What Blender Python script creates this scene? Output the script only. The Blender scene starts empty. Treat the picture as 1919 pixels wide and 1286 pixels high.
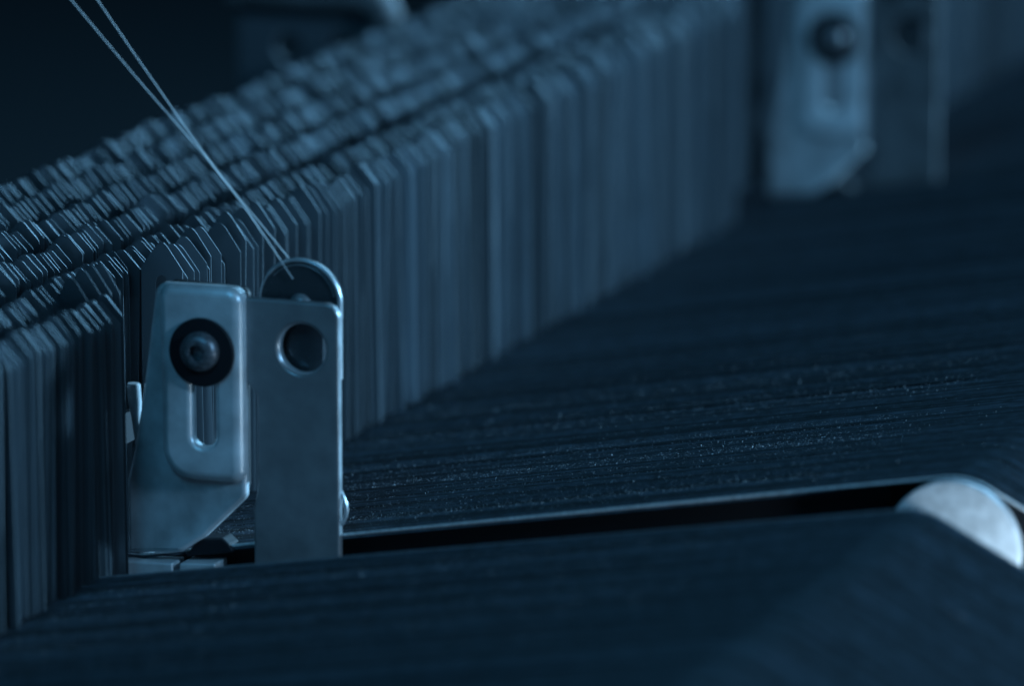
import bpy, bmesh, math, random
import numpy as np
from mathutils import Vector, Matrix
from mathutils.geometry import tessellate_polygon

random.seed(7)
rng = np.random.default_rng(7)
S = 0.001                       # all numbers below are millimetres
scene = bpy.context.scene
C = scene.collection

# ------------------------------------------------------------------ camera
PITCH, YAW = math.radians(11.736), math.radians(19.914)
cam = bpy.data.cameras.new('camera')
cam_o = bpy.data.objects.new('camera', cam)
C.objects.link(cam_o)
cam_o.location = (634.876*S, -1470.185*S, 387.078*S)
cam_o.rotation_euler = (math.pi/2 - PITCH, 0, YAW)
cam.sensor_width = 36
cam.lens = 12000/1919*36
cam.clip_start = 0.05
cam.clip_end = 60
cam.dof.use_dof = True
cam.dof.focus_distance = 1.670
cam.dof.aperture_fstop = 7.9
scene.camera = cam_o

# ------------------------------------------------------------------ world and light
w = bpy.data.worlds.new('World')
scene.world = w
w.use_nodes = True
bg = w.node_tree.nodes['Background']
bg.inputs['Color'].default_value = (0.0, 0.50, 1.0, 1)
bg.inputs['Strength'].default_value = 0.011
scene.view_settings.view_transform = 'Standard'
scene.view_settings.look = 'None'
scene.view_settings.exposure = 0.1
scene.view_settings.gamma = 1


def area(name, loc, target, size, power, color, size_y=None):
    l = bpy.data.lights.new(name, 'AREA')
    l.energy = power
    l.color = color
    l.size = size*S
    if size_y:
        l.shape = 'RECTANGLE'
        l.size_y = size_y*S
    o = bpy.data.objects.new(name, l)
    C.objects.link(o)
    o.location = Vector(loc)*S
    d = (Vector(target)-Vector(loc))
    o.rotation_euler = d.to_track_quat('-Z', 'Y').to_euler()
    return o


# low lamp behind and to the right: its beam rakes the row and throws the bracket's shadow on the front blades
area('key_lamp', (1080, 1040, 290), (0, 0, 30), 80, 50.0, (0.31, 0.67, 1.0))
# large lamp high behind the machine: the polished edges of the blades mirror it
area('back_lamp', (350, 2300, 1050), (-20, 100, 50), 1300, 14.5, (0.27, 0.65, 1.0), 700)
# broad soft light from the front, above and a little left
area('soft_lamp', (60, -1000, 950), (20, 40, 60), 380, 2.5, (0.11, 0.55, 1.0))
# smaller light from the right front for the glints on corners and rims
area('side_lamp', (1300, -420, 620), (40, 0, 60), 160, 7.0, (0.28, 0.62, 1.0))
# small lamp under the warp beside the guide roller
rl = area('roller_lamp', (266, -25, -3), (222, 1, 18), 12, 0.055, (0.60, 0.82, 1.0))

# ------------------------------------------------------------------ materials


def mat(name, base, rough=0.5, metal=0.0, noise=0.0, nscale=400, rough_noise=0.0, bump=0.0, bscale=2000, spec=0.5, island=0.0, sheen=0.0, stretch=(1, 1, 1)):
    m = bpy.data.materials.new(name)
    m.use_nodes = True
    nt = m.node_tree
    b = nt.nodes['Principled BSDF']
    b.inputs['Roughness'].default_value = rough
    b.inputs['Metallic'].default_value = metal
    b.inputs['Specular IOR Level'].default_value = spec
    b.inputs['Base Color'].default_value = (*base, 1)
    if sheen:
        b.inputs['Sheen Weight'].default_value = sheen
        b.inputs['Sheen Roughness'].default_value = 0.5
    tc = nt.nodes.new('ShaderNodeTexCoord')
    mp = nt.nodes.new('ShaderNodeMapping')
    mp.inputs['Scale'].default_value = stretch
    nt.links.new(tc.outputs['Object'], mp.inputs['Vector'])
    if noise or rough_noise:
        n = nt.nodes.new('ShaderNodeTexNoise')
        n.inputs['Scale'].default_value = nscale
        n.inputs['Detail'].default_value = 5
        nt.links.new(mp.outputs['Vector'], n.inputs['Vector'])
    src = None
    if noise:
        r = nt.nodes.new('ShaderNodeMapRange')
        r.inputs['From Min'].default_value = 0.3
        r.inputs['From Max'].default_value = 0.7
        r.inputs['To Min'].default_value = 1-noise
        r.inputs['To Max'].default_value = 1+noise
        nt.links.new(n.outputs['Fac'], r.inputs['Value'])
        src = r.outputs['Result']
    if island:
        g = nt.nodes.new('ShaderNodeNewGeometry')
        r2 = nt.nodes.new('ShaderNodeMapRange')
        r2.inputs['To Min'].default_value = 1-island
        r2.inputs['To Max'].default_value = 1+island
        nt.links.new(g.outputs['Random Per Island'], r2.inputs['Value'])
        if src:
            mu = nt.nodes.new('ShaderNodeMath')
            mu.operation = 'MULTIPLY'
            nt.links.new(src, mu.inputs[0])
            nt.links.new(r2.outputs['Result'], mu.inputs[1])
            src = mu.outputs[0]
        else:
            src = r2.outputs['Result']
    if src:
        v = nt.nodes.new('ShaderNodeVectorMath')
        v.operation = 'SCALE'
        v.inputs[0].default_value = base
        nt.links.new(src, v.inputs['Scale'])
        nt.links.new(v.outputs['Vector'], b.inputs['Base Color'])
    if rough_noise:
        r3 = nt.nodes.new('ShaderNodeMapRange')
        r3.inputs['From Min'].default_value = 0.3
        r3.inputs['From Max'].default_value = 0.7
        r3.inputs['To Min'].default_value = rough-rough_noise
        r3.inputs['To Max'].default_value = rough+rough_noise
        nt.links.new(n.outputs['Fac'], r3.inputs['Value'])
        nt.links.new(r3.outputs['Result'], b.inputs['Roughness'])
    if bump:
        n2 = nt.nodes.new('ShaderNodeTexNoise')
        n2.inputs['Scale'].default_value = bscale
        n2.inputs['Detail'].default_value = 3
        nt.links.new(mp.outputs['Vector'], n2.inputs['Vector'])
        bp = nt.nodes.new('ShaderNodeBump')
        bp.inputs['Strength'].default_value = bump
        bp.inputs['Distance'].default_value = 0.0001
        nt.links.new(n2.outputs['Fac'], bp.inputs['Height'])
        nt.links.new(bp.outputs['Normal'], b.inputs['Normal'])
    return m


M_BLADE = mat('blade_steel', (0.26, 0.30, 0.335), 0.31, 0.84, noise=0.06, nscale=60, island=0.35)
M_PLAST = mat('pale_plastic', (0.68, 0.72, 0.75), 0.36, 0.35, noise=0.3, nscale=95, rough_noise=0.06, bump=0.2, bscale=1500)
M_PLATE = mat('sheet_steel', (0.30, 0.32, 0.34), 0.36, 0.5, noise=0.12, nscale=180, rough_noise=0.08, bump=0.1, bscale=3000)
M_DARK = mat('black_oxide', (0.012, 0.014, 0.018), 0.55, 0.0, spec=0.25, bump=0.2, bscale=2500)
M_SCREW = mat('screw_steel', (0.19, 0.20, 0.22), 0.40, 0.6, noise=0.4, nscale=900, bump=0.3, bscale=2500)
M_RIM = mat('polished_steel', (0.66, 0.70, 0.74), 0.32, 0.6)
M_YARN = mat('pale_yarn', (0.72, 0.74, 0.76), 0.7, 0.0, bump=0.2, bscale=6000)
M_WARP = mat('dark_warp_yarn', (0.025, 0.036, 0.048), 0.6, 0.0, noise=0.5, nscale=260, island=0.8, sheen=0.15)
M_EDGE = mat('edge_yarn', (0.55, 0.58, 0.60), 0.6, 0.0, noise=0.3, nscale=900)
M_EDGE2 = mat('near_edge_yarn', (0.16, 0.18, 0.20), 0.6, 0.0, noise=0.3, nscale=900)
M_FUZZ = mat('lint', (0.38, 0.41, 0.44), 0.8, 0.0, island=0.8)
M_ROLL = mat('worn_roller', (0.55, 0.57, 0.59), 0.85, 0.0, noise=0.2, nscale=260, bump=0.4, bscale=1400, spec=0.2)
M_BED = mat('dark_bed', (0.024, 0.034, 0.042), 0.8, 0.0, spec=0.1)
M_GUIDE = mat('dark_polished_steel', (0.06, 0.07, 0.08), 0.3, 0.4, rough_noise=0.08, nscale=200)
M_DULL = mat('dimmed_steel', (0.13, 0.14, 0.15), 0.9, 0.0, noise=0.3, nscale=120, spec=0.1)
M_RAIL = mat('rail_steel', (0.20, 0.22, 0.25), 0.5, 0.6)

# ------------------------------------------------------------------ helpers


def link(name, verts, faces, m, parent=None, smooth=False, sharp=None):
    me = bpy.data.meshes.new(name)
    me.from_pydata([tuple(np.array(v)*S) for v in verts], [], faces)
    bm = bmesh.new()
    bm.from_mesh(me)
    bmesh.ops.remove_doubles(bm, verts=bm.verts, dist=1e-7)
    bmesh.ops.recalc_face_normals(bm, faces=bm.faces)
    bm.to_mesh(me)
    bm.free()
    me.materials.append(m)
    if smooth:
        me.shade_smooth()
        me.set_sharp_from_angle(angle=math.radians(sharp or 40))
    o = bpy.data.objects.new(name, me)
    C.objects.link(o)
    if parent:
        o.parent = parent
    if smooth:
        mo = o.modifiers.new('weighted', 'WEIGHTED_NORMAL')
        mo.keep_sharp = True
    return o


def thing(name, label, cat, loc=(0, 0, 0), group=None):
    o = bpy.data.objects.new(name, None)
    o.empty_display_size = 0.01
    C.objects.link(o)
    o.location = Vector(loc)*S
    return tag(o, label, cat, group)


def tag(o, label=None, cat=None, group=None, kind=None):
    if label:
        o['label'] = label
    if cat:
        o['category'] = cat
    if group:
        o['group'] = group
    if kind:
        o['kind'] = kind
    return o


def rounded(pts):
    """pts: (x, z, radius) -> outline with every corner rounded"""
    out = []
    n = len(pts)
    for i in range(n):
        p0, p1, p2 = [Vector(pts[(i+k) % n][:2]) for k in (-1, 0, 1)]
        r = pts[i][2]
        if r <= 0:
            out.append(tuple(p1))
            continue
        a, b = (p0-p1).normalized(), (p2-p1).normalized()
        ang = a.angle(b)
        t = min(r/math.tan(ang/2), (p0-p1).length*.49, (p2-p1).length*.49)
        rr = t*math.tan(ang/2)
        c = p1+(a+b).normalized()*(rr/math.sin(ang/2))
        s, e = p1+a*t-c, p1+b*t-c
        a0 = math.atan2(s.y, s.x)
        da = math.atan2(e.y, e.x)-a0
        da = (da+math.pi) % (2*math.pi)-math.pi
        k = max(3, int(abs(da)/math.radians(10)))
        for j in range(k+1):
            q = a0+da*j/k
            out.append((c.x+rr*math.cos(q), c.y+rr*math.sin(q)))
    return out


def circle(cx, cz, r, n=48, a0=0):
    return [(cx+r*math.cos(a0+2*math.pi*i/n), cz+r*math.sin(a0+2*math.pi*i/n)) for i in range(n)]


def area2(p):
    return sum(p[i][0]*p[(i+1) % len(p)][1]-p[(i+1) % len(p)][0]*p[i][1] for i in range(len(p)))


def offset(loop, d):
    """move a CCW loop inwards by d"""
    n = len(loop)
    out = []
    for i in range(n):
        p0, p1, p2 = [Vector(loop[(i+k) % n]) for k in (-1, 0, 1)]
        e1, e2 = (p1-p0), (p2-p1)
        e1.normalize()
        e2.normalize()
        n1, n2 = Vector((-e1.y, e1.x)), Vector((-e2.y, e2.x))
        m = (n1+n2)
        m = m.normalized() if m.length > 1e-6 else n1
        k = max(m.dot(n1), 0.4)
        out.append(tuple(p1+m*(d/k)))
    return out


def slab(outer, holes, yf, yb, ro=0.5, rh=0.5, steps=5, dome=None):
    """solid plate in the XZ plane from yf (towards -Y) to yb with rounded front edges"""
    if area2(outer) < 0:
        outer = outer[::-1]
    holes = [h if area2(h) > 0 else h[::-1] for h in holes]
    V, Fc = [], []

    def ring(loop, y):
        b = len(V)
        V.extend((x, y, z) for x, z in loop)
        return list(range(b, b+len(loop)))

    def bridge(a, b):
        n = len(a)
        for i in range(n):
            Fc.append((a[i], a[(i+1) % n], b[(i+1) % n], b[i]))
    caps = []
    for loop, r, sgn in [(outer, ro, 1)]+[(h, rh, -1) for h in holes]:
        prof = [(0, yb), (0, yf+r)]
        if r > 0:
            prof += [(r*(1-math.cos(a)), yf+r*(1-math.sin(a))) for a in [math.pi/2*k/steps for k in range(1, steps+1)]]
        prev = None
        loops = []
        for d, y in prof:
            lp = offset(loop, d*sgn) if d else loop
            rg = ring(lp, y)
            loops.append((lp, rg))
            if prev:
                bridge(prev, rg)
            prev = rg
        caps.append((loops[-1], loops[0]))
    for which in (0, 1):
        lps = [c[which][0] for c in caps]
        ids = [i for c in caps for i in c[which][1]]
        for t in tessellate_polygon([[Vector((x, z, 0)) for x, z in lp] for lp in lps]):
            Fc.append(tuple(ids[i] for i in t))
    return V, Fc


def merge(parts):
    V, Fc = [], []
    for v, f in parts:
        b = len(V)
        V += list(v)
        Fc += [tuple(i+b for i in q) for q in f]
    return V, Fc


def box(x0, x1, y0, y1, z0, z1):
    V = [(x, y, z) for x in (x0, x1) for y in (y0, y1) for z in (z0, z1)]
    return V, [(0, 1, 3, 2), (4, 6, 7, 5), (0, 4, 5, 1), (2, 3, 7, 6), (0, 2, 6, 4), (1, 5, 7, 3)]


def tube(path, r, n=8, closed=False):
    V, Fc = [], []
    P = [Vector(p) for p in path]
    N = len(P)
    up = Vector((0.13, 0.9, 0.2)).normalized()
    for i, p in enumerate(P):
        if closed:
            t = (P[(i+1) % N]-P[i-1]).normalized()
        else:
            t = (P[min(i+1, N-1)]-P[max(i-1, 0)]).normalized()
        a = t.cross(up).normalized()
        b = t.cross(a)
        rr = r if not hasattr(r, '__len__') else r[i]
        for k in range(n):
            q = 2*math.pi*k/n
            V.append(tuple(p+a*(rr*math.cos(q))+b*(rr*math.sin(q))))
    for i in range(N if closed else N-1):
        for k in range(n):
            j = (i+1) % N
            Fc.append((i*n+k, i*n+(k+1) % n, j*n+(k+1) % n, j*n+k))
    if not closed:
        Fc.append(tuple(range(n)))
        Fc.append(tuple((N-1)*n+k for k in range(n)))
    return V, Fc


def lathe_y(profile, cx, cz, n=48):
    """profile: (radius, y) revolved about the Y axis through (cx, cz)"""
    V, Fc = [], []
    for r, y in profile:
        for k in range(n):
            q = 2*math.pi*k/n
            V.append((cx+r*math.cos(q), y, cz+r*math.sin(q)))
    m = len(profile)
    for i in range(m-1):
        for k in range(n):
            Fc.append((i*n+k, i*n+(k+1) % n, (i+1)*n+(k+1) % n, (i+1)*n+k))
    return V, Fc


def slab_box(poly, y0, y1):
    n = len(poly)
    V = [(x, y, z) for y in (y0, y1) for x, z in poly]
    return V, [tuple(range(n)), tuple(range(n, 2*n))]+[(i, (i+1) % n, (i+1) % n+n, i+n) for i in range(n)]


# ------------------------------------------------------------------ setting
v, f = box(-3000, 3000, -2500, 6000, -260, -250)
tag(link('floor', v, f, M_BED), kind='structure')

v, f = slab_box([(8, -150), (196, -150), (196, 31), (8, -1.5)], 14, 50)  # black block added so the gap in the warp looks dark below
tag(link('gap_dark_block', v, f, M_DARK), kind='structure')

# guide roller that the warp bends over
RX, RZ, RR = 216.5, 18.3, 17.4
SLOPE = 0.1735
DOWN = -0.52
GAP0, GAP1 = -34.0, 4.6        # the gap in the warp at the near bracket
a_in = math.atan(SLOPE)
a_out = math.atan(DOWN)


def warp_path(jit=0.0):
    """(x, z) points of one warp yarn"""
    pts = []
    x1, z1 = RX-RR*math.sin(a_in), RZ+RR*math.cos(a_in)
    z_of0 = z1-SLOPE*x1
    pts += [(-190, z_of0), (-60, z_of0), (-12, z_of0)]
    for k in range(0, 10):
        x = x1*k/10
        pts.append((x, z_of0+SLOPE*x))
    for k in range(0, 7):
        a = a_in+(a_out-a_in)*k/6
        pts.append((RX-(RR)*math.sin(a), RZ+(RR)*math.cos(a)))
    xe, ze = pts[-1]
    for L in (25, 60, 140):
        pts.append((xe+L*math.cos(a_out), ze+L*math.sin(a_out)))
    return pts


ro = thing('guide_roller', 'pale worn roller under the warp with its bright round end showing in the gap', 'roller', (RX, 0, RZ))


def lathe_part(name, profile, m, parent):
    V, Fc = lathe_y(profile, 0, 0, 72)
    o = link(name, V, Fc, m, parent, smooth=True, sharp=35)
    return o


lathe_part('roller_end_cap', [(0, 1.0), (14, 1.0), (RR-1.0, 1.0), (RR-.45, 1.2), (RR-.2, 1.7), (RR-.2, 4.0), (0, 4.0)], M_ROLL, ro)
lathe_part('roller_barrel', [(0, 4.2), (RR-.3, 4.2), (RR-.3, 900), (0, 900)], M_DARK, ro)
lathe_part('roller_barrel', [(0, -36), (RR-1.0, -36), (RR-.2, -36.8), (RR-.2, -420), (0, -420)], M_DARK, ro)
lathe_part('shaft', [(5, -37), (5, 2)], M_DARK, ro)

# warp yarns: far too many to count, one sheet of separate strands
base = warp_path()
npt = len(base)
ys = []
y = -330.0
while y < 930:
    y += random.choice((0.36, 0.42, 0.48, 0.55)) * (1.0 + 0.35*math.sin(y*0.31)*math.sin(y*0.093+1))
    if random.random() < 0.02 and not -130 < y < -35:
        y += random.uniform(0.4, 1.1)
    if GAP0 < y < GAP1:
        continue
    ys.append(y)


def fan(x):
    """the near half of the warp closes up slightly towards the blades"""
    return 11*min(1.0, max(0.0, (213-x)/213))


VV, FF = [], []
sec = [(math.cos(q), math.sin(q)) for q in (math.pi/2, math.pi*7/6, math.pi*11/6)]
for y in ys:
    r = random.uniform(0.22, 0.36)
    dz = random.gauss(0, 0.32)-0.5
    wy = random.gauss(0, 0.25)
    ph = random.uniform(0, 6.28)
    b = len(VV)
    for i, (x, z) in enumerate(base):
        fall = 1.0 if x < 190 else 0.15
        yy = y+wy*math.sin(x*0.012+ph)+(fan(x) if y < GAP0 else 0)
        zz = z+dz*fall*(1 if x > -5 else 0.3)
        for (c, s) in sec:
            VV.append((x, yy+c*r, zz+s*r))
    for i in range(npt-1):
        for k in range(3):
            k2 = (k+1) % 3
            FF.append((b+i*3+k, b+i*3+k2, b+(i+1)*3+k2, b+(i+1)*3+k))


def fast(name, V, Fc, m, kind='stuff'):
    me = bpy.data.meshes.new(name)
    me.from_pydata((np.array(V, dtype=np.float64)*S).tolist(), [], Fc)
    me.materials.append(m)
    o = bpy.data.objects.new(name, me)
    C.objects.link(o)
    o['kind'] = kind
    return o


tag(fast('warp_yarns', VV, FF, M_WARP), 'wide sheet of dark fine warp yarns running from the blades to the roller', 'yarn')


def sheet_z(x):
    bx = [p[0] for p in base]
    bz = [p[1] for p in base]
    return float(np.interp(x, bx, bz))


# yarns bordering the gap, lamplight on them put into a paler colour
for (yy, lab, r) in ((GAP1+0.1, 'light-catching edge yarn along the far side of the gap in the warp', 0.42),
                     (GAP0-0.1, 'light-catching edge yarn along the near side of the gap in the warp', 0.5)):
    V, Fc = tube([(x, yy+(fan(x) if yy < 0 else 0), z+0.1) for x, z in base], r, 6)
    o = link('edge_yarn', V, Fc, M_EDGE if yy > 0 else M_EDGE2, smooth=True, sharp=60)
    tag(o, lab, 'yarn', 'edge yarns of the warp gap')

# lint standing on the yarns
N = 80000
hx = rng.uniform(4, 262, N)
hy = rng.normal(40, 95, N)
hy = np.round(hy/1.7)*1.7+rng.normal(0, .5, N)      # lint gathers in the grooves
keep = (hy > -260) & (hy < 420) & ~((hy > GAP0-2) & (hy < GAP1))
hx, hy = hx[keep], hy[keep]
bx = np.array([p[0] for p in base])
bz = np.array([p[1] for p in base])
hz = np.interp(hx, bx, bz)
n = len(hx)
L = rng.exponential(0.2, n)+0.12
th = rng.uniform(0, 2*np.pi, n)
el = rng.uniform(-0.1, 0.9, n)
dx, dy, dzz = np.cos(th)*np.cos(el), np.sin(th)*np.cos(el), np.sin(el)
W = rng.uniform(0.02, 0.045, n)
p0 = np.stack([hx, hy, hz-0.2], 1)
d = np.stack([dx, dy, dzz], 1)
side = np.stack([-np.sin(th), np.cos(th), np.zeros(n)], 1)*W[:, None]
mid = p0+d*(L*0.5)[:, None]+np.stack([rng.normal(0, .12, n), rng.normal(0, .12, n), rng.uniform(0, .2, n)], 1)
tip = mid+d*(L*0.5)[:, None]*np.array([1, 1, .4])
up = np.array([0, 0, 1.])*W[:, None]
V = np.stack([p0-side, p0+side, mid+side+up, mid-side-up, tip], 1).reshape(-1, 3)
Fc = []
for i in range(n):
    b = 5*i
    Fc.append((b, b+1, b+2, b+3))
    Fc.append((b+3, b+2, b+4))
tag(fast('lint_fuzz', V, Fc, M_FUZZ), 'fine pale lint scattered over the dark warp yarns', 'lint')

# ------------------------------------------------------------------ drop wires


def blade_geo(w=6.1, t=0.13, drop=7.5):
    """drop wire with its apex at z = 0: a thin strip with a house-shaped top and a long slot"""
    outer = []
    outer += [(-w, -136), (w, -136), (w, -drop), (w-.3, -drop+.5)]
    outer += [(2.0, -1.75), (1.3, -.95), (.6, -.4), (0, -.25), (-.6, -.4), (-1.3, -.95), (-2.0, -1.75)]
    outer += [(-w+.3, -drop+.5), (-w, -drop)]
    inner = [(-1.9, -56), (1.9, -56), (1.9, -11), (1.4, -9.6), (0, -8.8), (-1.4, -9.6), (-1.9, -11)]
    V = [(x, y, z) for y in (-t, t) for x, z in outer+inner]
    no, ni = len(outer), len(inner)
    tri = tessellate_polygon([[Vector((x, z, 0)) for x, z in outer], [Vector((x, z, 0)) for x, z in inner]])
    Fc = []
    for a, b, c in tri:
        Fc.append((a, b, c))
        Fc.append((c+no+ni, b+no+ni, a+no+ni))
    m = no+ni
    for i in range(no):
        j = (i+1) % no
        Fc.append((i, j, j+m, i+m))
    for i in range(ni):
        j = (i+1) % ni
        Fc.append((no+j, no+i, no+i+m, no+j+m))
    return V, Fc


meshes = []
for k, (w_, t_, d_) in enumerate([(6.1, .12, 7.5), (6.1, .14, 7.3), (6.0, .10, 7.6), (5.5, .11, 5.9), (5.3, .13, 5.7), (5.4, .09, 6.0), (4.9, .10, 4.9), (5.1, .12, 5.1), (4.8, .09, 4.8)]):
    V, Fc = blade_geo(w_, t_, d_)
    o = link('drop_wire', V, Fc, M_BLADE)
    meshes.append(o.data)
    bpy.data.objects.remove(o)

ROW_X = [-6.1, -21.5, -37.5, -53.0, -69.0, -85.0]
ROW_NAME = ['front', 'second', 'third', 'fourth', 'fifth', 'rearmost']
cam_R = Vector((math.cos(YAW), math.sin(YAW), 0))
cam_F = Vector((-math.sin(YAW)*math.cos(PITCH), math.cos(YAW)*math.cos(PITCH), -math.sin(PITCH)))
cam_U = cam_R.cross(cam_F)
cam_P = Vector((634.876, -1470.185, 387.078))


def seen(x, y, z):
    q = Vector((x, y, z))-cam_P
    d = q.dot(cam_F)
    return 959.5+12000*q.dot(cam_R)/d, 643-12000*q.dot(cam_U)/d, d


def tops(row, y):
    if row == 0:
        if y < -5:
            return 69.0
        return 71.8 if y < 220 else 73.2
    return [0, 70.5, 72.5, 73.5, 73.5, 73.0][row]


wires = []
for row in range(6):
    y = -150.0+random.uniform(0, 3)
    cl = 0
    hj = 0
    while y < 930:
        if cl <= 0:
            cl = random.choice((1, 1, 2, 2, 3, 4))
            y += random.uniform(2.8, 4.6) if row else random.uniform(2.2, 4.2)
            hj = random.gauss(0, .6)
            yawj = random.gauss(0, 3.5)
        else:
            y += random.uniform(1.5, 2.9) if row else random.uniform(1.1, 2.6)
        cl -= 1
        if row == 0 and (-6.5 < y < 145 or 504 < y < 566):
            continue
        x = ROW_X[row]+(.7 if row == 0 else 0)+random.gauss(0, .6)
        z = tops(row, y)+hj+random.gauss(0, .35)
        wires.append([row, x, y, z, math.radians(random.gauss(0, .7)), math.radians(random.gauss(0, .6)), math.radians(yawj+random.gauss(0, 4)), None])
# individual ones the photo shows clearly
wires += [
    [0, -5.4, 30.8, 75.6, 0.0, 0.0, math.radians(-6), 'broad flat-faced drop wire standing just above the left corner of the near pale bracket'],
    [0, -12.6, -11.5, 73.6, math.radians(2), math.radians(-3), math.radians(-14), 'leftmost drop wire of the pale fanned ones left of the near bracket'],
    [0, -11.6, -6.4, 74.8, math.radians(1), math.radians(-2), math.radians(-12), 'second drop wire of the pale fanned ones left of the near bracket'],
    [0, -11.2, -2.0, 75.2, math.radians(2), math.radians(-1), math.radians(-12), 'third drop wire of the pale fanned ones left of the near bracket'],
    [0, -10.6, 2.5, 75.0, math.radians(1), 0, math.radians(-10), 'rightmost drop wire of the pale fanned ones left of the near bracket'],
]
FRONT = [(35.2, 65.6), (38.4, 66.6), (42.7, 65.7), (47.4, 66.9), (50.1, 64.9), (52.2, 68.4), (58.4, 67.6), (60.2, 64.2), (71.3, 66.2), (75.1, 68.6), (80.3, 65.0), (82.9, 65.3), (87.5, 67.6), (95.9, 67.7), (103.5, 64.9),
         (105.0, 65.4), (111.3, 66.0), (119.9, 64.4), (121.4, 64.9), (128.5, 66.5), (133.3, 65.6), (138.5, 65.6), (143.3, 65.3)]
ORD = ['first', 'second', 'third', 'fourth', 'fifth', 'sixth', 'seventh', 'eighth', 'ninth', 'tenth', 'eleventh', 'twelfth', 'thirteenth', 'fourteenth', 'fifteenth',
       'sixteenth', 'seventeenth', 'eighteenth', 'nineteenth', 'twentieth', 'twenty-first', 'twenty-second', 'twenty-third']
for (yy, zs), od in zip(FRONT, ORD):
    wires.append([0, ROW_X[0]+random.gauss(0, .2), yy, zs+7.2, math.radians(random.gauss(0, 1)), math.radians(random.gauss(0, .5)), math.radians(random.gauss(0, 4)),
                  od+' sharp thin drop wire rising behind the near bracket, counting from its left corner'])
cand = []
for i, wv in enumerate(wires):
    sx, sy, d = seen(wv[1], wv[2], wv[3]-3)
    if -30 < sx < 1950 and sy > -40:
        cand.append((0 if wv[7] else 1, d, i))
cand.sort()
single = set(i for _, _, i in cand[:300])
SV, SF = [], []
mv = [np.array([tuple(q.co) for q in me.vertices])/S for me in meshes]
mf = [[tuple(p.vertices) for p in me.polygons] for me in meshes]
nb = 0
parts_V = []
for i, (row, x, y, z, rx, ry, rz, lab) in enumerate(wires):
    k = i % 3 + (0 if lab else 3 if row == 0 else 6)
    M = Matrix.Translation((x*S, y*S, z*S)) @ Matrix.Rotation(rz, 4, 'Z') @ Matrix.Rotation(ry, 4, 'Y') @ Matrix.Rotation(rx, 4, 'X')
    if i in single:
        o = bpy.data.objects.new('drop_wire', meshes[k])
        o.matrix_world = M
        C.objects.link(o)
        if lab is None:
            if row == 0:
                if y < -6:
                    lab = 'thin steel drop wire of the front row, left of the near pale bracket'
                    g = 'front row drop wires left of the near bracket'
                else:
                    lab = 'thin steel drop wire of the front row, right of the round-topped guide'
                    g = 'front row drop wires right of the round guide'
            else:
                lab = 'thin steel drop wire near the left end of the %s row' % ROW_NAME[row]
                g = 'drop wires near the left end of the %s row' % ROW_NAME[row]
        else:
            g = 'front row drop wires behind the near bracket' if y > 20 else 'pale fanned drop wires left of the near bracket'
        tag(o, lab, 'drop wire', g)
    else:
        R3 = np.array(M.to_3x3())
        parts_V.append(mv[k] @ R3.T+np.array([x, y, z]))
        SF += [tuple(a+nb for a in q) for q in mf[k]]
        nb += len(mv[k])
tag(fast('distant_drop_wires', np.concatenate(parts_V), SF, M_BLADE), 'long blurred mass of steel drop wires running away to the upper right', 'drop wires')

for row in range(6):
    x = ROW_X[row]
    V, Fc = merge([box(x-.9, x+.9, a, b, 27, 35) for a, b in ([(-170, 502), (568, 940)] if row == 0 else [(-170, 940)])])
    o = link('contact_rail', V, Fc, M_DARK)
    tag(o, 'flat steel rail threaded through the slots of the %s row of drop wires' % ROW_NAME[row], 'rail', 'rails through the drop wire rows')

# ------------------------------------------------------------------ bracket


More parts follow.
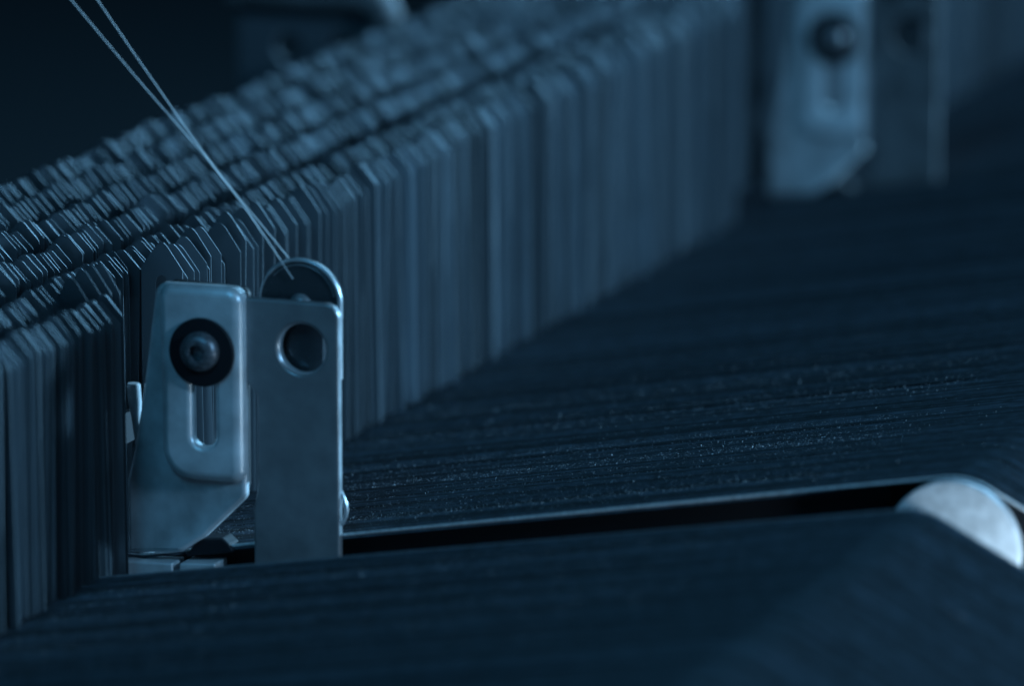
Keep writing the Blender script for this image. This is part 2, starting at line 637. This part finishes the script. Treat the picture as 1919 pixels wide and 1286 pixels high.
def make_bracket(loc, label, full=True):
    t = thing('support_bracket', label, 'bracket', loc, 'support brackets in the front row')
    # moulded body: recessed base layer and raised boss, slot through both
    slot = rounded([(16.0, 29.4, 3.1), (22.4, 29.4, 3.1), (22.4, 57, 3.1), (16.0, 57, 3.1)])
    body = rounded([(-4.5, -1.4, 0), (11.5, .6, 3), (18.2, 5.2, 2), (29.8, 16.6, 2.5), (29.8, 71.2, 3.6),
                    (5.2, 71.0, 4.0), (0.6, 41, 6), (-2.2, 26, 6), (-4.5, 18, 2)])
    wide = rounded([(14.0, 27.5, 4), (25, 27.5, 4), (25, 60, 4), (14, 60, 4)])
    V, Fc = slab(body, [wide], 1.2, 3.2, 1.3, .2, 6)
    V = [(x, y+max(0, 8-x)*.22, z) for x, y, z in V]
    link('moulded_body', V, Fc, M_PLAST, t, smooth=True, sharp=60)
    boss = rounded([(7.3, 20.4, 8.5), (29.9, 20.4, 3.2), (29.9, 71.4, 4.2), (6.6, 71.2, 4.0), (7.3, 45, 0)])
    V, Fc = slab(boss, [slot], -1.6, 1.6, 2.7, 1.5, 8)
    link('slotted_boss', V, Fc, M_PLAST, t, smooth=True, sharp=60)
    # washer and socket screw
    cx, cz = 19.4, 54.4
    V, Fc = lathe_y([(4.0, -1.7), (8.6, -1.7), (8.9, -2.0), (8.9, -2.6), (8.6, -2.9), (4.0, -3.1)], cx, cz)
    link('washer', V, Fc, M_DARK, t, smooth=True, sharp=35)
    hexl = circle(cx, cz+.5, 2.3, 6, 0.3)
    prof = [(5.1, -3.0), (5.1, -4.2), (4.9, -4.9), (4.4, -5.6), (3.6, -6.1), (2.7, -6.3)]
    V1, F1 = lathe_y(prof, cx, cz+.5, 48)
    b = len(V1)
    # hexagonal socket wall and floor
    V2 = [(x, -6.3, z) for x, z in circle(cx, cz+.5, 2.7, 48)]
    hx6 = []
    for i in range(48):
        q = 2*math.pi*i/48
        a = (q-.3) % (math.pi/3)-math.pi/6
        r = 2.3*math.cos(math.pi/6)/math.cos(a)
        hx6.append((cx+r*math.cos(q), cz+.5+r*math.sin(q)))
    V2 += [(x, -6.2, z) for x, z in hx6]+[(x, -3.6, z) for x, z in hx6]
    F2 = []
    for r_ in range(2):
        for i in range(48):
            j = (i+1) % 48
            F2.append((r_*48+i, r_*48+j, (r_+1)*48+j, (r_+1)*48+i))
    F2.append(tuple(96+i for i in range(48)))
    V, Fc = merge([(V1, F1), (V2, F2)])
    link('socket_screw', V, Fc, M_SCREW, t, smooth=True, sharp=30)
    # sheet metal post with a round hole
    post = rounded([(31.4, -9, 0), (54.8, -9, 0), (54.8, 68.3, 3.8), (26, 68.3, .5), (26, 46, .5), (30.2, 46, 1.5), (32.6, 43, 1.5), (32.6, 20, 6), (31.4, 13, 3)])
    hole = circle(44.8, 56.1, 6.6, 56)
    V, Fc = slab(post, [hole], 2.2, 4.4, .7, .9, 4)
    link('steel_post', V, Fc, M_PLATE, t, smooth=True, sharp=50)
    V, Fc = lathe_y([(6.64, 2.95), (6.35, 3.25), (6.3, 3.6), (6.3, 5.2), (6.62, 5.4)], 44.8, 56.1, 56)
    link('hole_rim', V, Fc, M_RIM, t, smooth=True, sharp=60)
    # round-topped guide behind the post
    arc = [(42.5+10.9*math.cos(a), 67.2+10.9*math.sin(a)) for a in [math.pi*k/36 for k in range(37)]]
    tab = [(31.6, 22), (48.6, 22), (48.6, 60), (50.4, 62.6), (53.4, 63.4)]+arc  # hidden lower tab extended and trimmed to block part of the key light
    V, Fc = slab(tab, [], 7.4, 9.6, .3, 0, 2)
    link('guide_plate', V, Fc, M_GUIDE, t, smooth=True, sharp=40)
    path = [(53.4, 7.2, 48), (53.4, 7.2, 57)]+[(x, 7.2, z) for x, z in arc]+[(31.6, 7.2, 56), (31.6, 7.2, 44)]
    V, Fc = tube(path, [.6]*22+[.5]*9+[.26]*(len(path)-31), 10)
    link('guide_rim', V, Fc, M_RIM, t, smooth=True, sharp=60)
    path2 = [(42.5+9.6*math.cos(a), 7.2, 67.2+9.6*math.sin(a)) for a in [math.pi*k/30 for k in range(2, 24)]]
    V, Fc = tube(path2, .22, 8)
    link('inner_ridge', V, Fc, M_PLATE, t, smooth=True, sharp=60)
    V, Fc = lathe_y([(3.2, 7.4), (2.6, 6.0), (1.4, 5.6), (0.0, 5.5)], 42.5, 66.2, 32)
    link('guide_pin', V, Fc, M_PLATE, t, smooth=True, sharp=60)
    # spring clip at the outer edge of the post and the tab at the inner side
    clip = [(54.7, 4.2, 19.5), (55.3, 4.0, 18.2), (56.0, 3.8, 16.5), (56.3, 3.7, 14.8), (56.0, 3.8, 13.2), (55.4, 4, 11.8), (54.8, 4.1, 10.5)]
    V, Fc = tube(clip, [.25, .4, .5, .5, .45, .35, .2], 10)
    link('spring_clip', V, Fc, M_RIM, t, smooth=True, sharp=60)
    # dark rounded latch and pale base blocks under the body
    latch = rounded([(12, -.8, 0), (25.6, 1.2, 1.0), (24.0, 3.4, 1.2), (22.2, 4.9, 1.2), (15.5, 4.4, 1)])
    V, Fc = slab(latch, [], 3.2, 9, .6, 0, 4)
    link('latch', V, Fc, M_DARK, t, smooth=True, sharp=50)
    for x0, x1, dz in ((-7, 9.6, 0), (11.6, 21.5, .9)):
        blk = rounded([(x0, -9+dz, 0), (x1, -9+dz, 0), (x1, -2.2+dz, .5), (x0, -2.9+dz, .5)])
        V, Fc = slab(blk, [], 0, 8, .4, 0, 3)
        link('base_block', V, Fc, M_PLAST, t, smooth=True, sharp=50)
    # dark backing plate seen past the upper left edge of the body
    bp_ = rounded([(1.6, 20, 0), (28, 20, 0), (28, 69.5, 2), (5.0, 70.6, 5), (1.6, 60, 4)])
    V, Fc = slab(bp_, [], 8.2, 10, .4, 0, 3)
    # the plate stops above the slot; an added hidden strip blocks key light there
    V = [(x, y, max(z, 53.0)) for x, y, z in V]
    V, Fc = merge([(V, Fc), box(22.8, 27.6, 8.3, 9.9, 18, 52.8)])
    link('backing_plate_and_blocker', V, Fc, M_DARK, t, smooth=True, sharp=40)
    return t


near = make_bracket((0, 0, 0), 'pale slotted bracket with black washer and holed steel post, sharp and close')


def copy_thing(root, loc, label):
    r = root.copy()
    C.objects.link(r)
    r.location = Vector(loc)*S
    r['label'] = label
    for ch in list(root.children):
        if ch.name.startswith(('side_spring', 'spring_clip', 'guide_rim', 'hole_rim', 'backing_plate_and_blocker')):
            continue
        c = ch.copy()
        C.objects.link(c)
        c.parent = r
        if ch.name.startswith(('steel_post',)):     # darker colour and thinner side stand in for less key light
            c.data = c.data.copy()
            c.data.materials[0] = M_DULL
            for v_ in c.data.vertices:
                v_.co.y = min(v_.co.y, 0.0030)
    return r


# bright folded spring at the left flank of the near bracket
V, Fc = tube([(-2.9, 5.5, 43.2), (-2.9, 5.5, 42.6), (-2.5, 5.5, 38), (-2.3, 5.5, 34), (-1.9, 5.5, 29), (-1.5, 5.5, 23)], [1.5, 1.8, 1.7, 1.2, .9, .4], 14)
link('side_spring', V, Fc, M_ROLL, near, smooth=True, sharp=40)

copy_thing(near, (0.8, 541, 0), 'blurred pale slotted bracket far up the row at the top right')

# rear bracket behind the last row, out of focus at the top
t = thing('rear_bracket', 'blurred rounded metal bracket behind the rearmost row at the top', 'bracket', (-119, 446, -5))
ol = rounded([(-36, 0, 0), (20, 0, 0), (20, 84, 9), (-36, 84, 3)])
h1 = circle(-18, 62, 5, 24)
h2 = rounded([(-4, 54, 4), (8, 54, 4), (8, 68, 4), (-4, 68, 4)])
V, Fc = slab(ol, [h1, h2], 0, 2.5, .8, .4, 3)
link('rear_plate', V, Fc, M_RAIL, t, smooth=True, sharp=50)
V, Fc = tube([(-36, -3, 80), (8, -3, 80), (14, -3, 79), (17.5, -3, 75), (18, -3, 66)], 5.4, 14)
link('rear_bar', V, Fc, M_DULL, t, smooth=True, sharp=60)

# ------------------------------------------------------------------ the two pale yarns rising to the upper left
def yarn(way, label):
    P = [Vector(p) for p in way]
    P.insert(0, P[0]+(P[0]-P[1]).normalized()*90)
    pts = []
    n = len(P)
    for i in range(n-1):                       # Catmull-Rom through the way points
        p0, p1, p2, p3 = P[max(i-1, 0)], P[i], P[i+1], P[min(i+2, n-1)]
        for k in range(8):
            u = k/8
            pts.append(tuple(.5*((2*p1)+(p2-p0)*u+(2*p0-5*p1+4*p2-p3)*u*u+(3*p1-p0-3*p2+p3)*u**3)))
    pts.append(tuple(P[-1]))
    V, Fc = tube(pts, .145, 8)
    tag(link('loose_yarn', V, Fc, M_YARN, smooth=True, sharp=80), label, 'yarn', 'pale yarns rising to the upper left')


yarn([(-12.73, -8.0, 143.84), (-3.73, -5.53, 132.55), (5.58, -3.07, 121.11), (19.38, -0.6, 105.42), (23.4, 1.87, 99.23), (30.44, 4.33, 89.1), (40.82, 6.8, 73.11)], 'pale loose yarn ending on the round guide, left one at the top edge')
yarn([(-8.19, -2.0, 143.21), (0.62, -0.08, 130.06), (9.3, 1.83, 117.28), (16.7, 3.75, 106.32), (22.11, 5.67, 98.37), (30.42, 7.58, 88.11), (38.6, 9.5, 77.84)], 'pale loose yarn passing behind the round guide, right one at the top edge')
